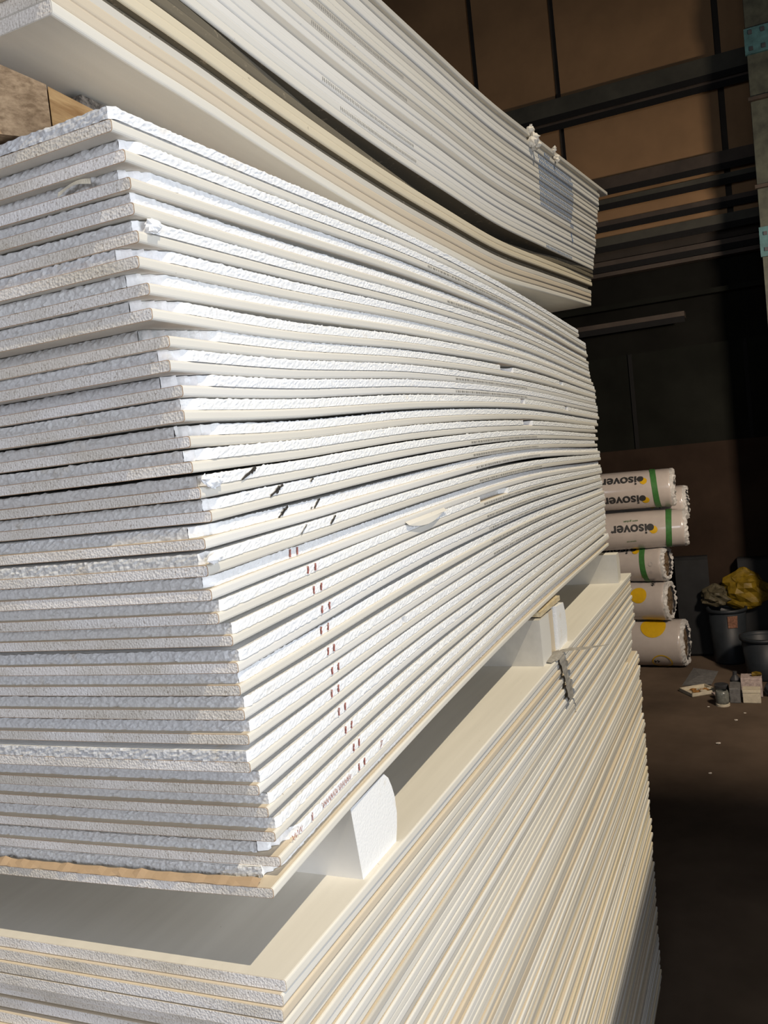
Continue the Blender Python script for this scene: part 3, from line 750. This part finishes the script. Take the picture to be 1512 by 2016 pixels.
roll(8.87, .86, H-.578, .192, 3, 'topmost insulation roll, upside-down lettering printed twice, slim green band',
     [('band', .125, .014, 'ink_green', False), (word, .315, .155, 'ink_black', True), (word, .305, -.045, 'ink_black', True)]+logo(.285, .108)+logo(.275, -.09), wool=False)

# ------------------------------------------------------------------ litter and tubs on the floor by the back wall
def bucket(x, y, r0, r1, h, label, lab_patch=False):
    t = empty('plastic_tub', (x, y, 0), label, 'tub', 'grey plastic tubs by the back wall')
    MB().lathe([(0, 0), (r0, 0), (r0*1.02, .02), (r1*.98, h-.03), (r1*.97, h-.03), (r1*.93, h-.04), (r0*.93, .03), (0, .03)], (x, y, 0)).build('tub_body', M['bucket_grey'], t, True)
    MB().lathe([(r1*.97, h-.035), (r1*1.06, h-.03), (r1*1.07, h), (r1*.96, h+.002), (r1*.95, h-.035)], (x, y, 0)).build('rim', M['bucket_grey'], t, True)
    if lab_patch:
        v = []
        for q in range(7):
            a = math.pi*(1.02+.16*q/6); rr = r0+(r1-r0)*.7+.006
            v += [(x+rr*math.cos(a), y+rr*math.sin(a), h*.68), (x+(rr+.012)*math.cos(a), y+(rr+.012)*math.sin(a), h*.90)]
        MB().add(v, [(2*q, 2*q+1, 2*q+3, 2*q+2) for q in range(6)]).build('paper_label', M['label_red'], t)
    return t
bucket(9.12, .46, .15, .185, .56, 'dark grey plastic tub with a small reddish label, under the yellow bag', True)
bucket(8.55, .13, .16, .20, .40, 'dark grey plastic tub at the right edge in front of the yellow bag')
def bag(name, c, r, mat, label):
    mb = MB(); seg = 20; n_ = 12; v = []
    for i in range(n_+1):
        th = math.pi*i/n_
        for j in range(seg):
            a = 2*math.pi*j/seg
            k = 1+.16*math.sin(3*a+i)+.12*math.sin(5*a-2*i)+random.uniform(-.05, .05)
            v.append((c[0]+r[0]*math.sin(th)*math.cos(a)*k, c[1]+r[1]*math.sin(th)*math.sin(a)*k, c[2]+r[2]*math.cos(th)*(1+.25*(math.cos(a) if i < 4 else 0))))
    mb.add(v, [(i*seg+j, (i+1)*seg+j, (i+1)*seg+(j+1) % seg, i*seg+(j+1) % seg) for i in range(n_) for j in range(seg)])
    return tag(mb.build(name, M[mat]), label, 'bag')
bag('plastic_bag', (9.25, .28, .70), (.13, .22, .20), 'yellow_bag', 'crumpled yellow plastic bag lying over the grey tubs')
bag('plastic_bag', (9.20, .56, .66), (.12, .14, .11), 'dull_bag', 'dull olive crumpled bag beside the yellow bag')
tag(MB().box(9.30, 9.46, .62, .95, 0, 1.06, 0, .03).rot(4, (9.4, .8)).build('black_covered_board', M['black_sheet']), 'tall black covered board leaning between the rolls and the tubs', 'board')
tag(MB().box(9.30, 9.48, -.12, .33, 0, 1.02, 0, .02).build('dark_crate', M['black_sheet']), 'dark crate standing against the back wall behind the yellow bag', 'crate')

t = empty('cardboard_tray', (8.03, .70, 0), 'white cardboard tray with scraps, leftmost of the litter on the floor', 'tray')
def loc(mb): return mb.rot(35, (8.03, .70))
loc(MB().box(7.92, 8.14, .57, .83, .002, .008)).build('tray_base', M['card_white'], t)
loc(MB().box(7.92, 7.93, .57, .83, .002, .035).box(8.13, 8.14, .57, .83, .002, .035).box(7.92, 8.14, .57, .58, .002, .035).box(7.92, 8.14, .82, .83, .002, .035)).build('tray_wall', M['card_white'], t)
mb = MB()
for q in range(5): mb.blob((8.03+random.uniform(-.06, .06), .70+random.uniform(-.07, .07), .015), (.03, .03, .012), 8, .35)
mb.build('brown_scraps', M['brown_goo'], t)
mb = MB()
for q in range(3): mb.blob((8.05+random.uniform(-.05, .05), .68+random.uniform(-.07, .05), .018), (.03, .035, .010), 8, .3)
mb.build('white_scraps', M['card_white'], t)
def thing(name, mb, mat, label, cat): return tag(mb.build(name, mat if isinstance(mat, list) else M[mat]), label, cat)
thing('plastic_sheet', MB().add([(8.22, .86, .004), (8.25, .60, .010), (8.72, .56, .006), (8.85, .80, .004), (8.5, .72, .03), (8.22, .86, .003), (8.25, .60, .009), (8.72, .56, .005), (8.85, .80, .003)],
      [(0, 1, 4), (1, 2, 4), (2, 3, 4), (3, 0, 4), (5, 8, 7, 6)]), 'card_grey', 'dull grey plastic sheet lying flat behind the cardboard tray', 'sheet')
thing('dark_tin', MB().lathe([(0, 0), (.062, 0), (.062, .09), (.055, .095), (0, .095)], (7.98, .50, 0), 24), 'tin_dark', 'dark round tin behind the glass jar on the floor', 'tin')
thing('pink_card', MB().box(7.80, 7.92, .43, .56, .03, .045).rot(25, (7.86, .5)), 'card_pink', 'pinkish card lying beside the dark tin', 'card')
t = empty('glass_jar', (7.66, .478, 0), 'small glass jar lying among floor litter, white foot towards the aisle', 'jar')
MB().lathe([(0, .02), (.052, .02), (.056, .04), (.056, .11), (.045, .135), (.040, .135)], (7.66, .478, 0), 24).build('jar_body', M['jar_glass'], t, True)
MB().lathe([(0, 0), (.058, 0), (.058, .02), (.05, .022), (0, .022)], (7.66, .478, 0), 24).build('jar_lid', M['card_white'], t)
thing('grey_box', MB().box(7.72, 7.94, .335, .42, 0, .13, 0, .006), 'card_grey', 'grey carton right of the glass jar', 'box')
thing('dark_bottle', MB().lathe([(0, 0), (.045, 0), (.045, .13), (.018, .17), (.018, .20), (0, .20)], (8.02, .38, 0), 20), 'tin_dark', 'dark bottle standing behind the grey carton', 'bottle')
t = empty('white_carton', (7.80, .25, 0), 'cream white carton with a folded lid, in front of the pink carton', 'box')
MB().box(7.73, 7.86, .175, .315, 0, .085, 0, .004).build('carton_body', M['card_white'], t)
MB().box(7.728, 7.862, .173, .317, .085, .112, 0, .004).build('carton_lid', M['card_white'], t)
thing('pink_carton', MB().box(7.90, 8.06, .16, .33, 0, .17, 0, .006), 'card_pink', 'pinkish white carton behind the cream carton', 'box')
thing('yellow_scrap', MB().blob((7.98, .20, .19), (.03, .05, .02), 8, .45), 'yellow_bag', 'small yellow scrap on top of the pink carton', 'scrap')
thing('grey_bundle', MB().blob((7.95, .09, .06), (.07, .055, .06), 12, .2), 'bucket_grey', 'grey bundle at the right edge beside the cartons', 'bundle')
for (x, y, r_), lab in zip([(7.257, .363, .010), (6.699, .471, .012), (7.60, .591, .007), (7.45, .30, .007), (6.1, .5, .009)],
                           ['white plaster crumb on the floor in front of the grey carton', 'larger white plaster crumb alone on the dark floor',
                            'small pale crumb left of the glass jar', 'small pale crumb in front of the cream carton', 'plaster crumb nearest to the lower stack']):
    thing('plaster_crumb', MB().blob((x, y, r_*.6), (r_, r_*1.5, r_*.6), 8, .3), 'crumb', lab, 'crumb')
